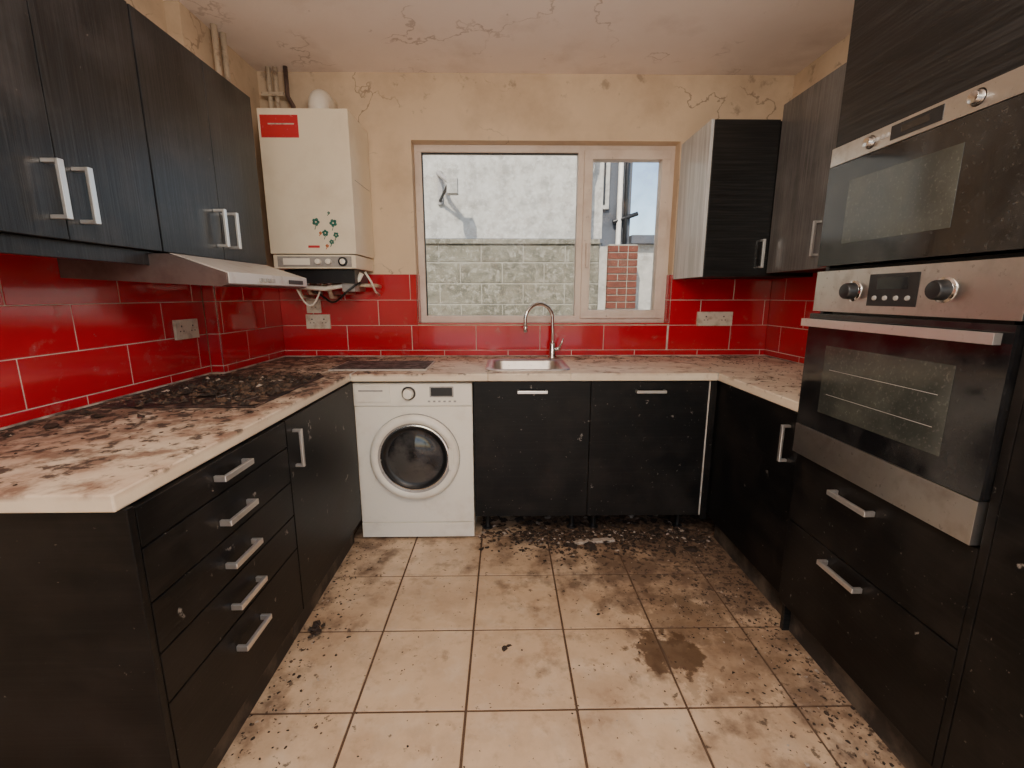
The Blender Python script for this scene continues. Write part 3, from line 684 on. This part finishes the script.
# ------------------------------------------------------------------ exterior
b = B('ground_yard'); b.box(-8, 12, YB+0.16, 22, -0.3, -0.12, 'concrete'); b.box(-8, 12, -12, YR-0.16, -0.3, -0.12, 'concrete'); b.done()
b = B('garden_wall', 0.006)
gy = 4.9; b.box(-4, 0.99, gy+0.004, gy+0.2, -0.12, 1.80, 'mortar')
r = 0
zz = -0.10
while zz < 1.75:
    x = -4.2+(0.22 if r % 2 else 0)
    while x < 0.98:
        xa, xb = max(x, -4), min(x+0.43, 0.99)
        if xb-xa > 0.05: b.box(xa, xb, gy, gy+0.02, zz, min(zz+0.205, 1.8), 'block')
        x += 0.44
    zz += 0.215; r += 1
b.box(-4, 0.99, gy-0.02, gy+0.23, 1.80, 1.85, 'block')
b.box(1.40, 4.0, gy+0.3, gy+0.5, -0.12, 1.72, 'render')
b.done()
b = B('brick_pier', 0.003)
px0 = 1.085
b.box(px0+0.006, px0+0.305, gy, gy+0.30, -0.12, 1.80, 'mortar')
zz = -0.1; r = 0
while zz < 1.75:
    offs = (0, 0.112, 0.212) if r % 2 else (0, 0.212)
    ws = (0.102, 0.092, 0.098) if r % 2 else (0.202, 0.098)
    for o, w in zip(offs, ws): b.box(px0+o, px0+o+w, gy-0.008, gy+0.02, zz, zz+0.062, 'brick')
    b.box(px0-0.002, px0+0.01, gy, gy+0.3, zz, zz+0.062, 'brick')
    zz += 0.073; r += 1
b.box(px0-0.09, px0-0.004, gy+0.02, gy+0.2, -0.12, 1.78, 'render')
b.done()
b = B('rendered_house')
b.box(-6, 1.42, 6.9, 9.5, -0.12, 5.0, 'render'); b.box(-6, 1.42, 6.80, 6.9, 2.02, 2.08, 'greyext'); b.done()
b = B('distant_house', 0.01)
b.box(1.8, 3.05, 11.5, 14, -0.12, 7.0, 'greyext'); b.box(3.05, 7, 11.5, 14, -0.12, 2.5, 'render'); b.prism([(3.05,2.5),(7.2,2.5),(7.2,2.7),(3.05,2.7)], 'y', 11.3, 14.1, 'greyext')
b.box(2.0, 2.5, 11.42, 11.5, 3.3, 4.6, 'render'); b.box(2.1, 2.4, 11.40, 11.42, 3.4, 4.5, 'dark')
b.box(1.43, 1.8, 9.4, 9.6, -0.12, 4.4, 'render')
b.tube([(2.75, 11.4, 0), (2.75, 11.4, 6)], 0.06, 'white'); b.tube([(2.6, 11.4, 3.0), (3.2, 11.4, 3.2)], 0.05, 'dark'); b.tube([(2.9, 11.4, 2.5), (2.9, 11.4, 6)], 0.05, 'dark')
b.done()
b = B('drainpipe'); b.tube([(1.20, 6.74, -0.12), (1.20, 6.74, 3.0), (1.26, 6.74, 3.2), (1.26, 6.74, 5)], 0.035, 'lgrey'); b.done()
b = B('wall_bracket', 0.004)
b.box(-0.95, -0.88, 6.86, 6.9, 2.55, 3.0, 'lgrey'); b.tube([(-0.92, 6.86, 2.95), (-0.90, 6.6, 2.9), (-0.72, 6.45, 2.75)], 0.03, 'lgrey'); b.tube([(-0.92, 6.86, 2.6), (-0.75, 6.5, 2.75)], 0.02, 'dark'); b.box(-0.76, -0.62, 6.36, 6.5, 2.60, 2.80, 'render'); b.done()

# ------------------------------------------------------------------ camera
cd = bpy.data.cameras.new('camera'); cam = bpy.data.objects.new('camera', cd); COL.objects.link(cam)
cd.sensor_width = 36; cd.lens = 36*453/1024; cd.clip_start = 0.02
cam.location = (0, 0, 1.28); cam.rotation_euler = (math.radians(90-11.1), 0, math.radians(-0.9))
S.camera = cam

# ------------------------------------------------------------------ light
w = bpy.data.worlds.new('world'); S.world = w; w.use_nodes = True
N = w.node_tree.nodes; bg = N['Background']
sky = N.new('ShaderNodeTexSky'); sky.sky_type = 'NISHITA'; sky.sun_disc = False
sky.sun_elevation = math.radians(45); sky.sun_rotation = math.radians(190); sky.altitude = 50
w.node_tree.links.new(sky.outputs[0], bg.inputs[0]); bg.inputs[1].default_value = 0.36
sd = bpy.data.lights.new('sun', 'SUN'); sd.energy = 6.5; sd.angle = math.radians(0.6); sd.color = (1.0,0.93,0.82)
so = bpy.data.objects.new('sun', sd); so.rotation_euler = (math.radians(46), 0, math.radians(-22)); so.location = (-2, -6, 8); COL.objects.link(so)
ld = bpy.data.lights.new('fill_light', 'POINT'); ld.shadow_soft_size = 0.28; ld.energy = 64; ld.color = (1.0,0.92,0.82)  # unseen fill light added to brighten the room; no fixture here
lo_ = bpy.data.objects.new('fill_light', ld); lo_.location = (0.05, 0.40, 2.0); COL.objects.link(lo_)
